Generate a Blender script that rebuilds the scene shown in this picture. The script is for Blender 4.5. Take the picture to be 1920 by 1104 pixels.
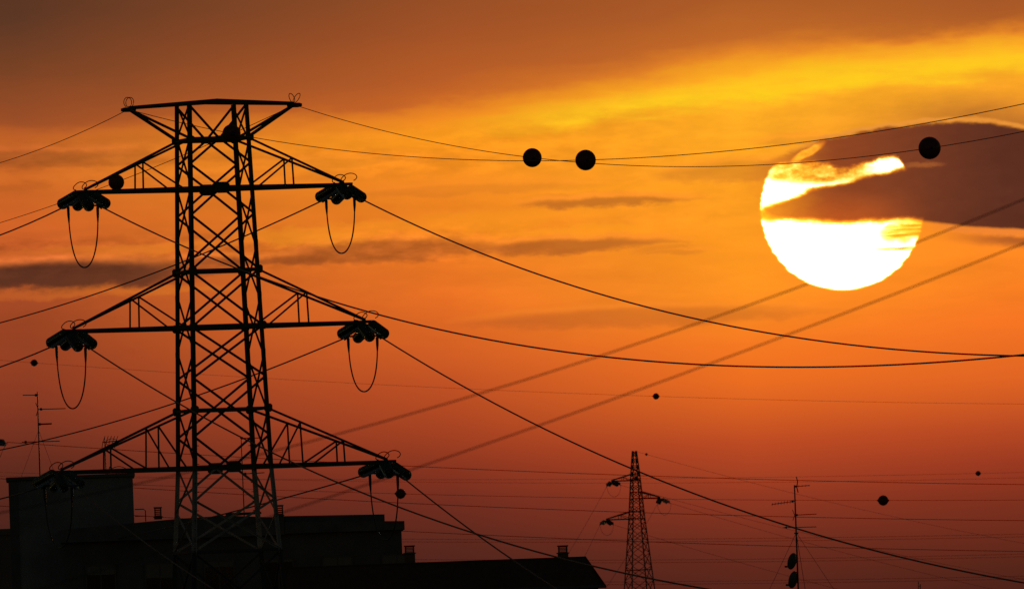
import bpy, bmesh, math, random
from mathutils import Vector, Matrix
random.seed(7)
for o in list(bpy.data.objects): bpy.data.objects.remove(o)
SC = bpy.context.scene
COL = SC.collection
# ------------------------------------------------------------------ camera
F = 33108.0                      # focal length in photo pixels (sun disc 308 px = 0.533 deg)
CAM = Vector((0, 0, 8.0))
PITCH = (1400 - 552) / F
ROLL = 0.0365
f_ = Vector((0, math.cos(PITCH), math.sin(PITCH)))
u0 = Vector((0, -math.sin(PITCH), math.cos(PITCH)))
r0 = Vector((1, 0, 0))
r_ = r0 * math.cos(ROLL) - u0 * math.sin(ROLL)
u_ = r0 * math.sin(ROLL) + u0 * math.cos(ROLL)
cd = bpy.data.cameras.new('camera'); cam = bpy.data.objects.new('camera', cd); COL.objects.link(cam)
m = Matrix((r_, u_, -f_)).transposed().to_4x4(); m.translation = CAM
cam.matrix_world = m
cd.sensor_fit = 'HORIZONTAL'; cd.sensor_width = 36.0; cd.lens = F / 1920 * 36.0
cd.clip_start = 1.0; cd.clip_end = 60000
cd.dof.use_dof = True; cd.dof.focus_distance = 630.0; cd.dof.aperture_fstop = 11.0
SC.camera = cam
SC.view_settings.view_transform = 'Standard'; SC.view_settings.look = 'None'
SC.view_settings.exposure = 0.0; SC.view_settings.gamma = 1.0; SC.view_settings.use_curve_mapping = False
SC.cycles.use_denoising = False
SC.cycles.max_bounces = 12; SC.cycles.transmission_bounces = 12; SC.cycles.diffuse_bounces = 2; SC.cycles.glossy_bounces = 3
SC.cycles.use_adaptive_sampling = True; SC.cycles.adaptive_threshold = 0.004; SC.cycles.adaptive_min_samples = 24
SC.render.film_transparent = False

def ray(px, py):
    return f_ + r_ * ((px - 960) / F) + u_ * ((552 - py) / F)
def pix(px, py, Y):
    d = ray(px, py)
    return CAM + d * ((Y - CAM.y) / d.y)
def azel(px, py):
    d = ray(px, py).normalized()
    return math.atan2(d.x, d.y), math.asin(d.z)
def lin(r, g, b):
    def c(v):
        v /= 255.0
        return v / 12.92 if v <= 0.04045 else ((v + 0.055) / 1.055) ** 2.4
    return (c(r), c(g), c(b), 1.0)

# ------------------------------------------------------------------ sky
SUN_PX = (1579.0, 391.0); SUN_R = 154.0
AZ0, EL0 = azel(*SUN_PX)
def sk(px, py):                  # photo point -> (U, V): angles from the sun centre, in units of 1/F rad
    a, e = azel(px, py)
    return (a - AZ0) * F, (e - EL0) * F

world = bpy.data.worlds.new('World'); SC.world = world; world.use_nodes = True
NT = world.node_tree; NT.nodes.clear()
class E:
    def __init__(s, k): s.k = k
    def __add__(a, b): return mth('ADD', a, b)
    __radd__ = __add__
    def __sub__(a, b): return mth('SUBTRACT', a, b)
    def __rsub__(a, b): return mth('SUBTRACT', b, a)
    def __mul__(a, b): return mth('MULTIPLY', a, b)
    __rmul__ = __mul__
    def __truediv__(a, b): return mth('DIVIDE', a, b)
    def __neg__(a): return mth('MULTIPLY', a, -1.0)
def put(sock, v):
    if isinstance(v, E): NT.links.new(v.k, sock)
    else: sock.default_value = v
def mth(op, a, b=None, c=None, clamp=False):
    n = NT.nodes.new('ShaderNodeMath'); n.operation = op; n.use_clamp = clamp
    put(n.inputs[0], a)
    if b is not None: put(n.inputs[1], b)
    if c is not None: put(n.inputs[2], c)
    return E(n.outputs[0])
def mx(a, b): return mth('MAXIMUM', a, b)
def mn(a, b): return mth('MINIMUM', a, b)
def sstep(a, b, x):              # 0 at a, 1 at b
    n = NT.nodes.new('ShaderNodeMapRange'); n.interpolation_type = 'SMOOTHSTEP'; n.clamp = True
    put(n.inputs['Value'], x)
    if a <= b:
        n.inputs['From Min'].default_value = a; n.inputs['From Max'].default_value = b
        n.inputs['To Min'].default_value = 0; n.inputs['To Max'].default_value = 1
    else:
        n.inputs['From Min'].default_value = b; n.inputs['From Max'].default_value = a
        n.inputs['To Min'].default_value = 1; n.inputs['To Max'].default_value = 0
    return E(n.outputs[0])
def vec(x, y, z=0.0):
    n = NT.nodes.new('ShaderNodeCombineXYZ')
    put(n.inputs[0], x); put(n.inputs[1], y); put(n.inputs[2], z)
    return E(n.outputs[0])
def noise(x, y, seed, detail=5.0, rough=0.55):
    n = NT.nodes.new('ShaderNodeTexNoise'); n.noise_dimensions = '3D'
    put(n.inputs['Vector'], vec(x, y, seed)); n.inputs['Scale'].default_value = 1.0
    n.inputs['Detail'].default_value = detail; n.inputs['Roughness'].default_value = rough
    return E(n.outputs[0]) - 0.5
def curve(x, pts):               # piecewise smooth function through pts
    xs = [p[0] for p in pts]; ys = [p[1] for p in pts]
    x0, x1, y0, y1 = min(xs), max(xs), min(ys), max(ys)
    n = NT.nodes.new('ShaderNodeFloatCurve')
    put(n.inputs['Value'], mth('MULTIPLY', x - x0, 1.0 / (x1 - x0), clamp=True))
    c = n.mapping.curves[0]
    P = sorted(((a - x0) / (x1 - x0), (b - y0) / (y1 - y0 + 1e-9)) for a, b in pts)
    c.points[0].location = P[0]; c.points[1].location = P[-1]
    for a, b in P[1:-1]: c.points.new(a, b)
    for p in c.points: p.handle_type = 'AUTO_CLAMPED'
    n.mapping.use_clip = False
    n.mapping.update()
    return E(n.outputs[0]) * (y1 - y0) + y0
def ramp(x, stops):              # stops: (value, colour)
    v0, v1 = stops[0][0], stops[-1][0]
    n = NT.nodes.new('ShaderNodeValToRGB')
    put(n.inputs[0], mth('MULTIPLY', x - v0, 1.0 / (v1 - v0), clamp=True))
    cr = n.color_ramp; cr.interpolation = 'LINEAR'
    while len(cr.elements) < len(stops): cr.elements.new(0.5)
    for e, (v, c) in zip(cr.elements, stops): pass
    for i, (v, c) in enumerate(stops):
        cr.elements[i].position = (v - v0) / (v1 - v0)
        cr.elements[i].color = c
    return E(n.outputs[0])
def mixc(fac, a, b, blend='MIX'):
    n = NT.nodes.new('ShaderNodeMix'); n.data_type = 'RGBA'; n.blend_type = blend; n.clamp_factor = True
    put(n.inputs[0], fac); put(n.inputs[6], a); put(n.inputs[7], b)
    return E(n.outputs[2])
def scalec(col, s):
    n = NT.nodes.new('ShaderNodeVectorMath'); n.operation = 'SCALE'
    put(n.inputs[0], col); put(n.inputs['Scale'], s)
    return E(n.outputs[0])
def addc(a, b):
    n = NT.nodes.new('ShaderNodeVectorMath'); n.operation = 'ADD'
    put(n.inputs[0], a); put(n.inputs[1], b)
    return E(n.outputs[0])

tc = NT.nodes.new('ShaderNodeTexCoord')
nrm = NT.nodes.new('ShaderNodeVectorMath'); nrm.operation = 'NORMALIZE'
NT.links.new(tc.outputs['Generated'], nrm.inputs[0])
sep = NT.nodes.new('ShaderNodeSeparateXYZ'); NT.links.new(nrm.outputs[0], sep.inputs[0])
DX, DY, DZ = (E(sep.outputs[i]) for i in range(3))
U = (mth('ARCTAN2', DX, DY) - AZ0) * F
V = (mth('ARCSINE', DZ) - EL0) * F

# --- clear sky gradient: four meridians, given from the top down at photo columns 50, 840, 1400, 1880
def column(px, rows):
    st = sorted((sk(px, y)[1], lin(*c)) for y, c in rows)
    return ramp(V, st)
colA = column(50, [(0, (176, 88, 40)), (230, (190, 96, 40)), (300, (196, 100, 38)), (340, (202, 102, 38)), (420, (202, 96, 38)), (480, (188, 87, 39)), (560, (166, 74, 38)), (600, (156, 69, 36)), (720, (142, 60, 35)), (800, (121, 51, 33)), (867, (97, 43, 30)), (960, (80, 37, 28)), (1100, (62, 32, 27)), (1400, (44, 26, 26))])
colB = column(840, [(0, (225, 125, 36)), (200, (236, 135, 34)), (270, (252, 150, 30)), (340, (246, 140, 34)), (420, (240, 130, 34)), (500, (234, 118, 36)), (567, (229, 110, 36)), (647, (212, 96, 36)), (720, (192, 81, 36)), (812, (164, 65, 34)), (880, (135, 52, 32)), (940, (112, 45, 31)), (1027, (88, 39, 29)), (1100, (76, 35, 28)), (1400, (48, 27, 26))])
colC = column(1400, [(0, (250, 165, 34)), (140, (254, 172, 34)), (190, (255, 175, 35)), (240, (255, 170, 36)), (350, (255, 160, 34)), (450, (255, 154, 33)), (547, (255, 147, 34)), (647, (246, 121, 34)), (712, (236, 110, 33)), (827, (190, 75, 35)), (860, (176, 69, 35)), (937, (140, 54, 33)), (1030, (104, 43, 29)), (1100, (88, 37, 27)), (1400, (52, 28, 26))])
colD = column(1880, [(0, (250, 165, 36)), (110, (255, 180, 36)), (150, (254, 168, 38)), (210, (240, 148, 42)), (350, (250, 140, 36)), (470, (253, 136, 35)), (527, (251, 130, 34)), (600, (243, 116, 35)), (707, (225, 101, 35)), (800, (185, 74, 35)), (867, (154, 57, 33)), (940, (124, 48, 30)), (1057, (88, 38, 26)), (1100, (78, 35, 26)), (1400, (48, 27, 26))])
uA, uB, uC, uD = (sk(x, 552)[0] for x in (50, 840, 1400, 1880))
base = mixc(mth('MULTIPLY', U - uA, 1 / (uB - uA), clamp=True), colA, colB)
base = mixc(mth('MULTIPLY', U - uB, 1 / (uC - uB), clamp=True), base, colC)
base = mixc(mth('MULTIPLY', U - uC, 1 / (uD - uC), clamp=True), base, colD)

# --- wisps: long soft streaks in the middle of the sky
w1 = noise(U / 420, V / 70, 3.1, 3, 0.6)
w2 = noise(U / 130, V / 42, 8.7, 4, 0.62)
w3 = noise(U / 34, V / 17, 5.2, 3, 0.62)
hazefade = sstep(sk(960, 760)[1], sk(960, 520)[1], V)
base = scalec(base, 1.0 + hazefade * (w1 * 0.34 + w2 * 0.20))

# --- high cloud deck with a slanting lower edge
edge = curve(U, [sk(x, y) for x, y in [(-900, 262), (-200, 252), (60, 244), (300, 236), (600, 224), (850, 200), (1100, 170), (1300, 135), (1500, 108), (1700, 92), (1920, 70), (2300, 30), (3000, -60)]])
dd = V - edge + w1 * 70 + w2 * 46 + w3 * 8
deckL = ramp(dd, [(-30, lin(196, 98, 38)), (20, lin(158, 79, 38)), (110, lin(120, 66, 37)), (215, lin(92, 55, 36)), (1400, lin(56, 42, 35))])
deckM = ramp(dd, [(-30, lin(244, 140, 34)), (15, lin(200, 102, 39)), (60, lin(182, 92, 40)), (155, lin(160, 81, 38)), (230, lin(146, 77, 38)), (1400, lin(70, 50, 38))])
deckR = ramp(dd, [(-30, lin(253, 170, 32)), (20, lin(230, 134, 38)), (60, lin(192, 104, 40)), (130, lin(170, 90, 39)), (1400, lin(80, 54, 40))])
deck = mixc(mth('MULTIPLY', U - uA, 1 / (uB - uA), clamp=True), deckL, deckM)
deck = mixc(mth('MULTIPLY', U - uB, 1 / (uC - uB), clamp=True), deck, deckR)
deckD = ramp(dd, [(-30, lin(253, 172, 34)), (15, lin(228, 132, 38)), (40, lin(176, 93, 39)), (130, lin(152, 80, 38)), (1400, lin(74, 52, 40))])
deck = mixc(mth('MULTIPLY', U - uC, 1 / (uD - uC), clamp=True), deck, deckD)
deck = scalec(deck, 1.0 + w1 * 0.16 + w2 * 0.10)
sky = mixc(sstep(-34, 26, dd), base, deck)
bandn = noise(U / 170 + V / 130, V / 16, 61.0, 4, 0.6)
# bright band hugging the deck's lower edge, nearest the sun
band = sstep(-88, -50, dd + bandn * 26) * sstep(-8, -40, dd + bandn * 26) * sstep(uB - 100, uC - 150, U)
sky = mixc(band * (0.66 + bandn * 0.8 + w2 * 1.0 + w1 * 0.6), sky, lin(255, 208, 30))

# --- small clouds: dark bodies, sunlit tops
BLOBS = [  # px, py, rx, ry, darkness
    (110, 512, 300, 34, 0.95), (395, 488, 110, 15, 0.55), (560, 480, 130, 14, 0.5), (725, 464, 210, 26, 0.50), (1065, 457, 215, 20, 0.58),
    (1150, 374, 175, 15, 0.52), (1200, 590, 340, 24, 0.30), (30, 292, 260, 18, 0.28), (160, 300, 200, 12, 0.20),
    (1390, 318, 150, 26, 0.34), (1500, 262, 90, 12, 0.25), (880, 352, 260, 16, 0.16), (640, 300, 220, 12, 0.16), (1260, 470, 90, 10, 0.22)]
def field(dv):
    Ud = U + w2 * 90 + w3 * 26
    n2 = noise(U / 95, (V + dv) / 40, 21.3, 5, 0.66) if dv else w2b
    out = None
    for bx, by, rx, ry, al in BLOBS:
        cu, cv = sk(bx, by)
        a = (Ud - cu) / rx
        b = (V + dv - cv + n2 * 28) / ry
        q = 1.0 - (a * a + b * b)
        q = mth('MULTIPLY', sstep(-0.4, 0.6, q + n2 * 0.9), al)
        out = q if out is None else mx(out, q)
    return out
w2b = noise(U / 95, V / 40, 21.3, 5, 0.66)
body = field(0.0)
above = field(10.0)
lit = mth('MAXIMUM', body - above, 0.0)
sky = mixc(body, sky, mixc(mth('MULTIPLY', U - uA, 1 / (uC - uA), clamp=True), lin(88, 48, 32), lin(150, 76, 38)))
litc = mixc(mth('MULTIPLY', U - uA, 1 / (uB - uA), clamp=True), lin(150, 72, 24), lin(150, 84, 10))
sky = addc(sky, scalec(litc, lit * 2.3))

bill = noise(U / 78 + w3 * 0.35, V / 25, 44.0, 5, 0.6)
bill = sstep(-0.20, 0.22, bill) * 2.0 - 1.0
def vband(y0, y1, y2, y3):
    a, b, c, d = (sk(700, y)[1] for y in (y0, y1, y2, y3))
    return sstep(a, b, V) * sstep(d, c, V) if a < b else sstep(d, c, V) * sstep(a, b, V)
env = vband(515, 480, 445, 405) * sstep(uC - 250, uB - 60, U) * 0.24 + vband(350, 320, 270, 225) * sstep(uC - 100, uB, U) * 0.13 + vband(480, 430, 240, 150) * sstep(uB, uC - 200, U) * 0.06
sky = scalec(sky, 1.0 + env * bill)
PUFFS = [(570, 443, 150, 17, 0.6), (700, 428, 110, 13, 0.4), (880, 418, 150, 22, 0.35), (190, 470, 260, 11, 0.6), (60, 330, 190, 13, 0.6),
         (300, 318, 160, 15, 0.5), (660, 262, 240, 17, 0.5), (560, 306, 150, 13, 0.35), (150, 548, 260, 12, 0.4), (1000, 404, 160, 14, 0.3), (1180, 350, 170, 12, 0.3), (1080, 432, 190, 9, 0.4)]
puff = None
for bx, by, rx, ry, al in PUFFS:
    cu, cv = sk(bx, by)
    a = (U + w2 * 140 - cu) / rx
    b = (V - cv + w2b * 46 + w3 * 10) / ry
    q = mth('MULTIPLY', sstep(-0.6, 1.0, 1.0 - (a * a + b * b) + w2b * 1.0), al)
    puff = q if puff is None else mx(puff, q)
puffc = mixc(mth('MULTIPLY', U - uA, 1 / (uB - uA), clamp=True), lin(212, 108, 40), lin(255, 158, 30))
sky = mixc(puff * (1.0 - body * 0.6), sky, puffc)

# --- the dark cloud bank in front of the sun
TOP = [(1330, 330), (1430, 300), (1500, 276), (1570, 252), (1640, 240), (1700, 232), (1780, 224), (1850, 226), (1930, 240), (2100, 262), (2600, 300)]
BOT = [(1330, 345), (1420, 372), (1450, 404), (1520, 413), (1600, 415), (1690, 411), (1740, 416), (1830, 426), (1930, 431), (2100, 436), (2600, 440)]
Uw = U + w3 * 14
shr0 = noise(U / 22, V / 12, 9.9, 4, 0.65)
topv = curve(Uw, [sk(*p) for p in TOP]) + w3 * 12 + w2 * 10 + shr0 * 9
botv = curve(Uw, [sk(*p) for p in BOT]) + w3 * 5
start = sstep(sk(1370, 330)[0], sk(1570, 330)[0], U + w2 * 90 + shr0 * 30)
bank = sstep(5, -11, V - topv) * sstep(-4, 4, V - botv) * start
bcol = ramp(U, [(sk(1430, 330)[0], lin(180, 90, 34)), (sk(1540, 330)[0], lin(150, 72, 34)), (sk(1680, 330)[0], lin(126, 62, 35)), (sk(1800, 330)[0], lin(106, 53, 34)), (sk(1880, 330)[0], lin(93, 47, 32)), (sk(2600, 330)[0], lin(62, 41, 33))])
glowlow = sstep(botv.k and 70, 0, V - botv) * sstep(sk(1760, 300)[0], sk(1560, 300)[0], U)
bcol = mixc(glowlow * 0.6, bcol, lin(206, 94, 32))
wu, wv = sk(1730, 309)
wisp = sstep(1.0, 0.0, ((U - wu) / 50) * ((U - wu) / 50) + ((V - wv + shr0 * 14) / 7) * ((V - wv + shr0 * 14) / 7))
bcol = mixc(wisp * 0.5, bcol, lin(186, 104, 48))
bcol = scalec(bcol, 1.0 + w2 * 0.34 + w3 * 0.16 + w1 * 0.06)
# shade in the air above the bank, then its glowing rim
sky = mixc(sstep(70, 0, V - topv) * sstep(-2, 6, V - topv) * sstep(sk(1560, 200)[0], sk(1850, 200)[0], U) * 0.55, sky, lin(140, 82, 40))
sky = mixc(bank, sky, bcol)
rim = sstep(6, 0, V - topv + shr0 * 10) * sstep(-7, -1, V - topv + shr0 * 10) * sstep(sk(1450, 300)[0], sk(1580, 300)[0], U)
sky = mixc(rim * (0.85 + shr0 * 1.2), sky, lin(236, 150, 58))
rim2 = sstep(-18, -6, V - botv + shr0 * 9) * sstep(4, -6, V - botv + shr0 * 9) * sstep(sk(1725, 420)[0], sk(1800, 420)[0], U)
sky = mixc(rim2 * 0.85, sky, lin(238, 132, 52))
low2 = sstep(-40, -22, V - botv + w3 * 14) * sstep(-9, -19, V - botv + w3 * 14) * sstep(sk(1735, 420)[0], sk(1900, 420)[0], U)
sky = mixc(low2 * 0.75, sky, lin(150, 76, 38))

# --- the sun's disc, veiled by the bank and by thin shreds of cloud
ripple = noise(0.0, V / 9, 2.2, 2, 0.5) * 7
rr = mth('SQRT', U * U + V * V)
disc = sstep(SUN_R + 2.5, SUN_R - 3.5, rr + ripple)
shred = noise(U / 40, V / 22, 14.4, 4, 0.62)
# lower lobe: everything under the bank
lower = sstep(8, -10, V - botv + shred * 18)
su, sv = sk(1716, 434)
veil = sstep(1.0, 0.1, ((U - su) / 78) * ((U - su) / 78) + ((V - sv + shred * 30) / 24) * ((V - sv + shred * 30) / 24))
streak = sstep(0.4, 0.9, sstep(7, 0, mth('ABSOLUTE', V - sk(1650, 467)[1] + shred * 6)) * sstep(sk(1560, 460)[0], sk(1700, 460)[0], U))
shq = noise(U / 70, V / 7, 31.0, 4, 0.6)
lower = lower * (1.0 - veil * (0.56 + shq * 1.5)) * (1.0 - streak * (0.35 + shq * 0.5))
lnu, lnv = sk(1440, 402)
notch = sstep(1.0, 0.0, ((U - lnu) / 42) * ((U - lnu) / 42) + ((V - lnv + shred * 16) / 17) * ((V - lnv + shred * 16) / 17))
lower = lower * (1.0 - notch * (0.62 + shr0 * 0.5))
# upper strip between two ragged edges
ut = curve(U, [sk(*p) for p in [(1400, 330), (1440, 318), (1478, 304), (1550, 306), (1583, 313), (1634, 301), (1670, 294), (1690, 304), (1700, 318), (1730, 330)]])
ub = curve(U, [sk(*p) for p in [(1400, 400), (1434, 391), (1489, 372), (1536, 353), (1572, 348), (1612, 336), (1660, 326), (1695, 317), (1730, 312)]])
upper = sstep(5, -7, V - ut + shred * 22) * sstep(-5, 8, V - ub + shred * 16)
eu, ev = sk(1535, 322)
thin = sstep(1.25, 0.2, ((U - eu) / 115) * ((U - eu) / 115) + ((V - ev) / 24) * ((V - ev) / 24))
upper = upper * (1.0 - thin * (0.48 + shred * 0.9 + shr0 * 0.9))
fu, fv = sk(1514, 286)
fa = (U - fu) * 0.88 + (V - fv) * 0.47
fb = (V - fv) * 0.88 - (U - fu) * 0.47
frag = sstep(1.1, 0.3, (fa / 42) * (fa / 42) + ((fb + shred * 10) / 9) * ((fb + shred * 10) / 9)) * (0.46 + shr0 * 0.5)
nb = sstep(sk(1438, 400)[0], sk(1428, 400)[0], U) * 0.40
T = mth('ADD', mx(mx(lower, upper), mx(frag, nb)), 0.0, clamp=True) * disc
T3 = T * T * T
T6 = T3 * T3
sky = addc(sky, vec(T * 1.1 + T3 * 2.0, T * 0.22 + T3 * 2.2, T6 * T * 2.2))

# --- away from the sunset the same dusk goes on as a dim clear sky
ns = NT.nodes.new('ShaderNodeTexSky'); ns.sky_type = 'NISHITA'; ns.sun_disc = False
ns.sun_elevation = EL0; ns.sun_rotation = AZ0; ns.altitude = 120; ns.air_density = 1.0; ns.dust_density = 0.8; ns.ozone_density = 1.0
ang = mth('ARCCOSINE', mn(mth('MULTIPLY', DX, math.sin(AZ0) * math.cos(EL0)) + DY * (math.cos(AZ0) * math.cos(EL0)) + DZ * math.sin(EL0), 1.0))
far = sstep(math.radians(4.0), math.radians(38.0), ang)
sky = mixc(far, sky, scalec(E(ns.outputs[0]), 0.020))
bg = NT.nodes.new('ShaderNodeBackground'); NT.links.new(sky.k, bg.inputs[0]); bg.inputs[1].default_value = 1.0
wo = NT.nodes.new('ShaderNodeOutputWorld'); NT.links.new(bg.outputs[0], wo.inputs[0])
world.cycles.sampling_method = 'MANUAL'; world.cycles.sample_map_resolution = 256

# ------------------------------------------------------------------ sun lamp
sl = bpy.data.lights.new('sun', 'SUN'); sl.energy = 0.7; sl.color = (1.0, 0.5, 0.16); sl.angle = math.radians(0.53)
so = bpy.data.objects.new('sun', sl); COL.objects.link(so)
sd = Vector((math.sin(AZ0) * math.cos(EL0), math.cos(AZ0) * math.cos(EL0), math.sin(EL0)))
so.rotation_euler = (-sd).to_track_quat('-Z', 'Y').to_euler()

# ------------------------------------------------------------------ materials
def mat(name, col, rough=0.6, metal=0.0, var=0.3, scale=3.0, trans=0.0, bump=0.0):
    m = bpy.data.materials.new(name); m.use_nodes = True
    nt = m.node_tree; b = nt.nodes['Principled BSDF']
    b.inputs['Roughness'].default_value = rough; b.inputs['Metallic'].default_value = metal
    if trans: b.inputs['Transmission Weight'].default_value = trans; b.inputs['IOR'].default_value = 1.5
    t = nt.nodes.new('ShaderNodeTexCoord'); n = nt.nodes.new('ShaderNodeTexNoise')
    n.inputs['Scale'].default_value = scale; n.inputs['Detail'].default_value = 6
    nt.links.new(t.outputs['Object'], n.inputs['Vector'])
    r = nt.nodes.new('ShaderNodeValToRGB')
    r.color_ramp.elements[0].position = 0.3; r.color_ramp.elements[1].position = 0.75
    r.color_ramp.elements[0].color = tuple(c * (1 - var) for c in col) + (1,)
    r.color_ramp.elements[1].color = tuple(min(1, c * (1 + var)) for c in col) + (1,)
    nt.links.new(n.outputs[0], r.inputs[0]); nt.links.new(r.outputs[0], b.inputs['Base Color'])
    if bump:
        bn = nt.nodes.new('ShaderNodeBump'); bn.inputs['Strength'].default_value = bump
        nt.links.new(n.outputs[0], bn.inputs['Height']); nt.links.new(bn.outputs[0], b.inputs['Normal'])
    return m
M = dict(
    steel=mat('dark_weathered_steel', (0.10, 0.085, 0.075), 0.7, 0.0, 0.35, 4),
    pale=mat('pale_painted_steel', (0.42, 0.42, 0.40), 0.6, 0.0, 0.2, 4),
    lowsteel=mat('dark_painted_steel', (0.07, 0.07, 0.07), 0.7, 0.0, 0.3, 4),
    wire=mat('weathered_aluminium_wire', (0.11, 0.10, 0.09), 0.6, 0.4, 0.2, 2),
    ball=mat('dull_red_plastic', (0.20, 0.05, 0.03), 0.55, 0.0, 0.15, 5),
    glass=mat('dark_green_insulator_glass', (0.55, 0.66, 0.60), 0.06, 0.0, 0.1, 5, trans=0.95),
    cap=mat('insulator_cap_iron', (0.07, 0.07, 0.07), 0.6, 0.3, 0.2, 9),
    plaster=mat('grey_plaster', (0.30, 0.31, 0.30), 0.9, 0.0, 0.25, 0.9, bump=0.2),
    plaster2=mat('dull_plaster', (0.15, 0.15, 0.14), 0.9, 0.0, 0.3, 0.7, bump=0.2),
    concrete=mat('roof_concrete', (0.16, 0.16, 0.155), 0.9, 0.0, 0.3, 1.5, bump=0.2),
    tile=mat('roof_tile', (0.13, 0.07, 0.05), 0.85, 0.0, 0.3, 6, bump=0.3),
    pane=mat('window_glass', (0.02, 0.025, 0.03), 0.08, 0.0, 0.2, 1),
    frame=mat('window_frame_paint', (0.14, 0.12, 0.10), 0.5, 0.0, 0.1, 3),
    shutter=mat('roller_shutter', (0.22, 0.20, 0.16), 0.7, 0.0, 0.1, 3),
    mast=mat('galvanised_mast', (0.16, 0.16, 0.16), 0.5, 0.5, 0.2, 5),
    dish=mat('dish_paint', (0.14, 0.14, 0.14), 0.5, 0.0, 0.1, 5),
    brick=mat('chimney_brick', (0.22, 0.12, 0.08), 0.9, 0.0, 0.3, 8),
    ground=mat('dusk_ground', (0.07, 0.07, 0.05), 0.95, 0.0, 0.5, 0.02),
)

# ------------------------------------------------------------------ builders
def link(name, me, material, parent=None, loc=None):
    o = bpy.data.objects.new(name, me); COL.objects.link(o)
    if material and not me.materials: me.materials.append(material)
    if parent: o.parent = parent
    if loc is not None: o.location = loc
    return o
def from_py(name, verts, faces, smooth=False):
    me = bpy.data.meshes.new(name); me.from_pydata([tuple(v) for v in verts], [], faces); me.update()
    bm = bmesh.new(); bm.from_mesh(me); bmesh.ops.recalc_face_normals(bm, faces=bm.faces); bm.to_mesh(me); bm.free()
    if smooth:
        for p in me.polygons: p.use_smooth = True
    return me
def tag(o, label, cat=None, group=None, kind=None):
    if label: o['label'] = label
    if cat: o['category'] = cat
    if group: o['group'] = group
    if kind: o['kind'] = kind
    return o
def empty(name, loc):
    o = bpy.data.objects.new(name, None); COL.objects.link(o); o.location = loc; o.empty_display_size = 0.5
    return o
def basis(d, ref=None):
    d = d.normalized(); ref = ref or (Vector((0, 0, 1)) if abs(d.z) < 0.9 else Vector((1, 0, 0)))
    s = d.cross(ref).normalized(); t = s.cross(d).normalized()
    return d, s, t
def angle_mesh(name, p, q, w, h=None, ref=None, flip=1):      # rolled steel angle from p to q
    h = h or w; t = min(w, h) * 0.22
    d, s, n = basis(q - p, ref); s = s * flip
    prof = [(-w / 2, -h / 2), (w / 2, -h / 2), (w / 2, -h / 2 + t), (-w / 2 + t, -h / 2 + t), (-w / 2 + t, h / 2), (-w / 2, h / 2)]
    V_ = [p + s * a + n * b for a, b in prof] + [q + s * a + n * b for a, b in prof]
    Fc = [tuple(range(6))[::-1], tuple(range(6, 12))] + [(i, (i + 1) % 6, 6 + (i + 1) % 6, 6 + i) for i in range(6)]
    return from_py(name, V_, Fc)
def bar(name, p, q, w, mt, parent, h=None, ref=None, flip=1):
    return link(name, angle_mesh(name, p, q, w, h, ref, flip), mt, parent)
def tube_geo(pts, rad, n=6, closed=False):
    V_, Fc = [], []
    k = len(pts)
    for i, p in enumerate(pts):
        a = pts[i - 1] if (i > 0 or closed) else p; b = pts[(i + 1) % k] if (i < k - 1 or closed) else p
        d, s, t = basis(b - a)
        r = rad[i] if isinstance(rad, (list, tuple)) else rad
        for j in range(n):
            an = 2 * math.pi * j / n
            V_.append(p + s * (r * math.cos(an)) + t * (r * math.sin(an)))
    for i in range(k if closed else k - 1):
        for j in range(n):
            a, b = i * n + j, i * n + (j + 1) % n
            c, d = ((i + 1) % k) * n + (j + 1) % n, ((i + 1) % k) * n + j
            Fc.append((a, b, c, d))
    if not closed:
        Fc.append(tuple(range(n))[::-1]); Fc.append(tuple(range((k - 1) * n, k * n)))
    return V_, Fc
def tube(name, pts, rad, mt, parent=None, n=6, closed=False):
    V_, Fc = tube_geo([Vector(p) for p in pts], rad, n, closed)
    return link(name, from_py(name, V_, Fc, True), mt, parent)
def box_geo(a, b):
    x0, y0, z0 = a; x1, y1, z1 = b
    return ([(x0, y0, z0), (x1, y0, z0), (x1, y1, z0), (x0, y1, z0), (x0, y0, z1), (x1, y0, z1), (x1, y1, z1), (x0, y1, z1)],
            [(0, 3, 2, 1), (4, 5, 6, 7), (0, 1, 5, 4), (1, 2, 6, 5), (2, 3, 7, 6), (3, 0, 4, 7)])
def box(name, a, b, mt, parent=None, bev=0.0):
    me = from_py(name, *box_geo(a, b))
    if bev:
        bm = bmesh.new(); bm.from_mesh(me)
        bmesh.ops.bevel(bm, geom=list(bm.edges), offset=bev, segments=1, affect='EDGES'); bm.to_mesh(me); bm.free()
    return link(name, me, mt, parent)
def plate(name, c, ax, ay, wx, wy, t, mt, parent):
    nrm_ = ax.cross(ay).normalized()
    V_ = [c + ax * (sx * wx / 2) + ay * (sy * wy / 2) + nrm_ * (sz * t / 2) for sz in (-1, 1) for sx, sy in ((-1, -.6), (-.6, -1), (.6, -1), (1, -.6), (1, .6), (.6, 1), (-.6, 1), (-1, .6))]
    Fc = [tuple(range(8))[::-1], tuple(range(8, 16))] + [(i, (i + 1) % 8, 8 + (i + 1) % 8, 8 + i) for i in range(8)]
    return link(name, from_py(name, V_, Fc), mt, parent)
def lathe_mesh(name, prof, n=14):       # prof: (r, x) along +X axis
    V_, Fc = [], []
    for r, x in prof:
        for j in range(n):
            a = 2 * math.pi * j / n; V_.append((x, r * math.cos(a), r * math.sin(a)))
    for i in range(len(prof) - 1):
        for j in range(n):
            Fc.append((i * n + j, i * n + (j + 1) % n, (i + 1) * n + (j + 1) % n, (i + 1) * n + j))
    Fc.append(tuple(range(n))); Fc.append(tuple(range((len(prof) - 1) * n, len(prof) * n)))
    return from_py(name, V_, Fc, True)

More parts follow.
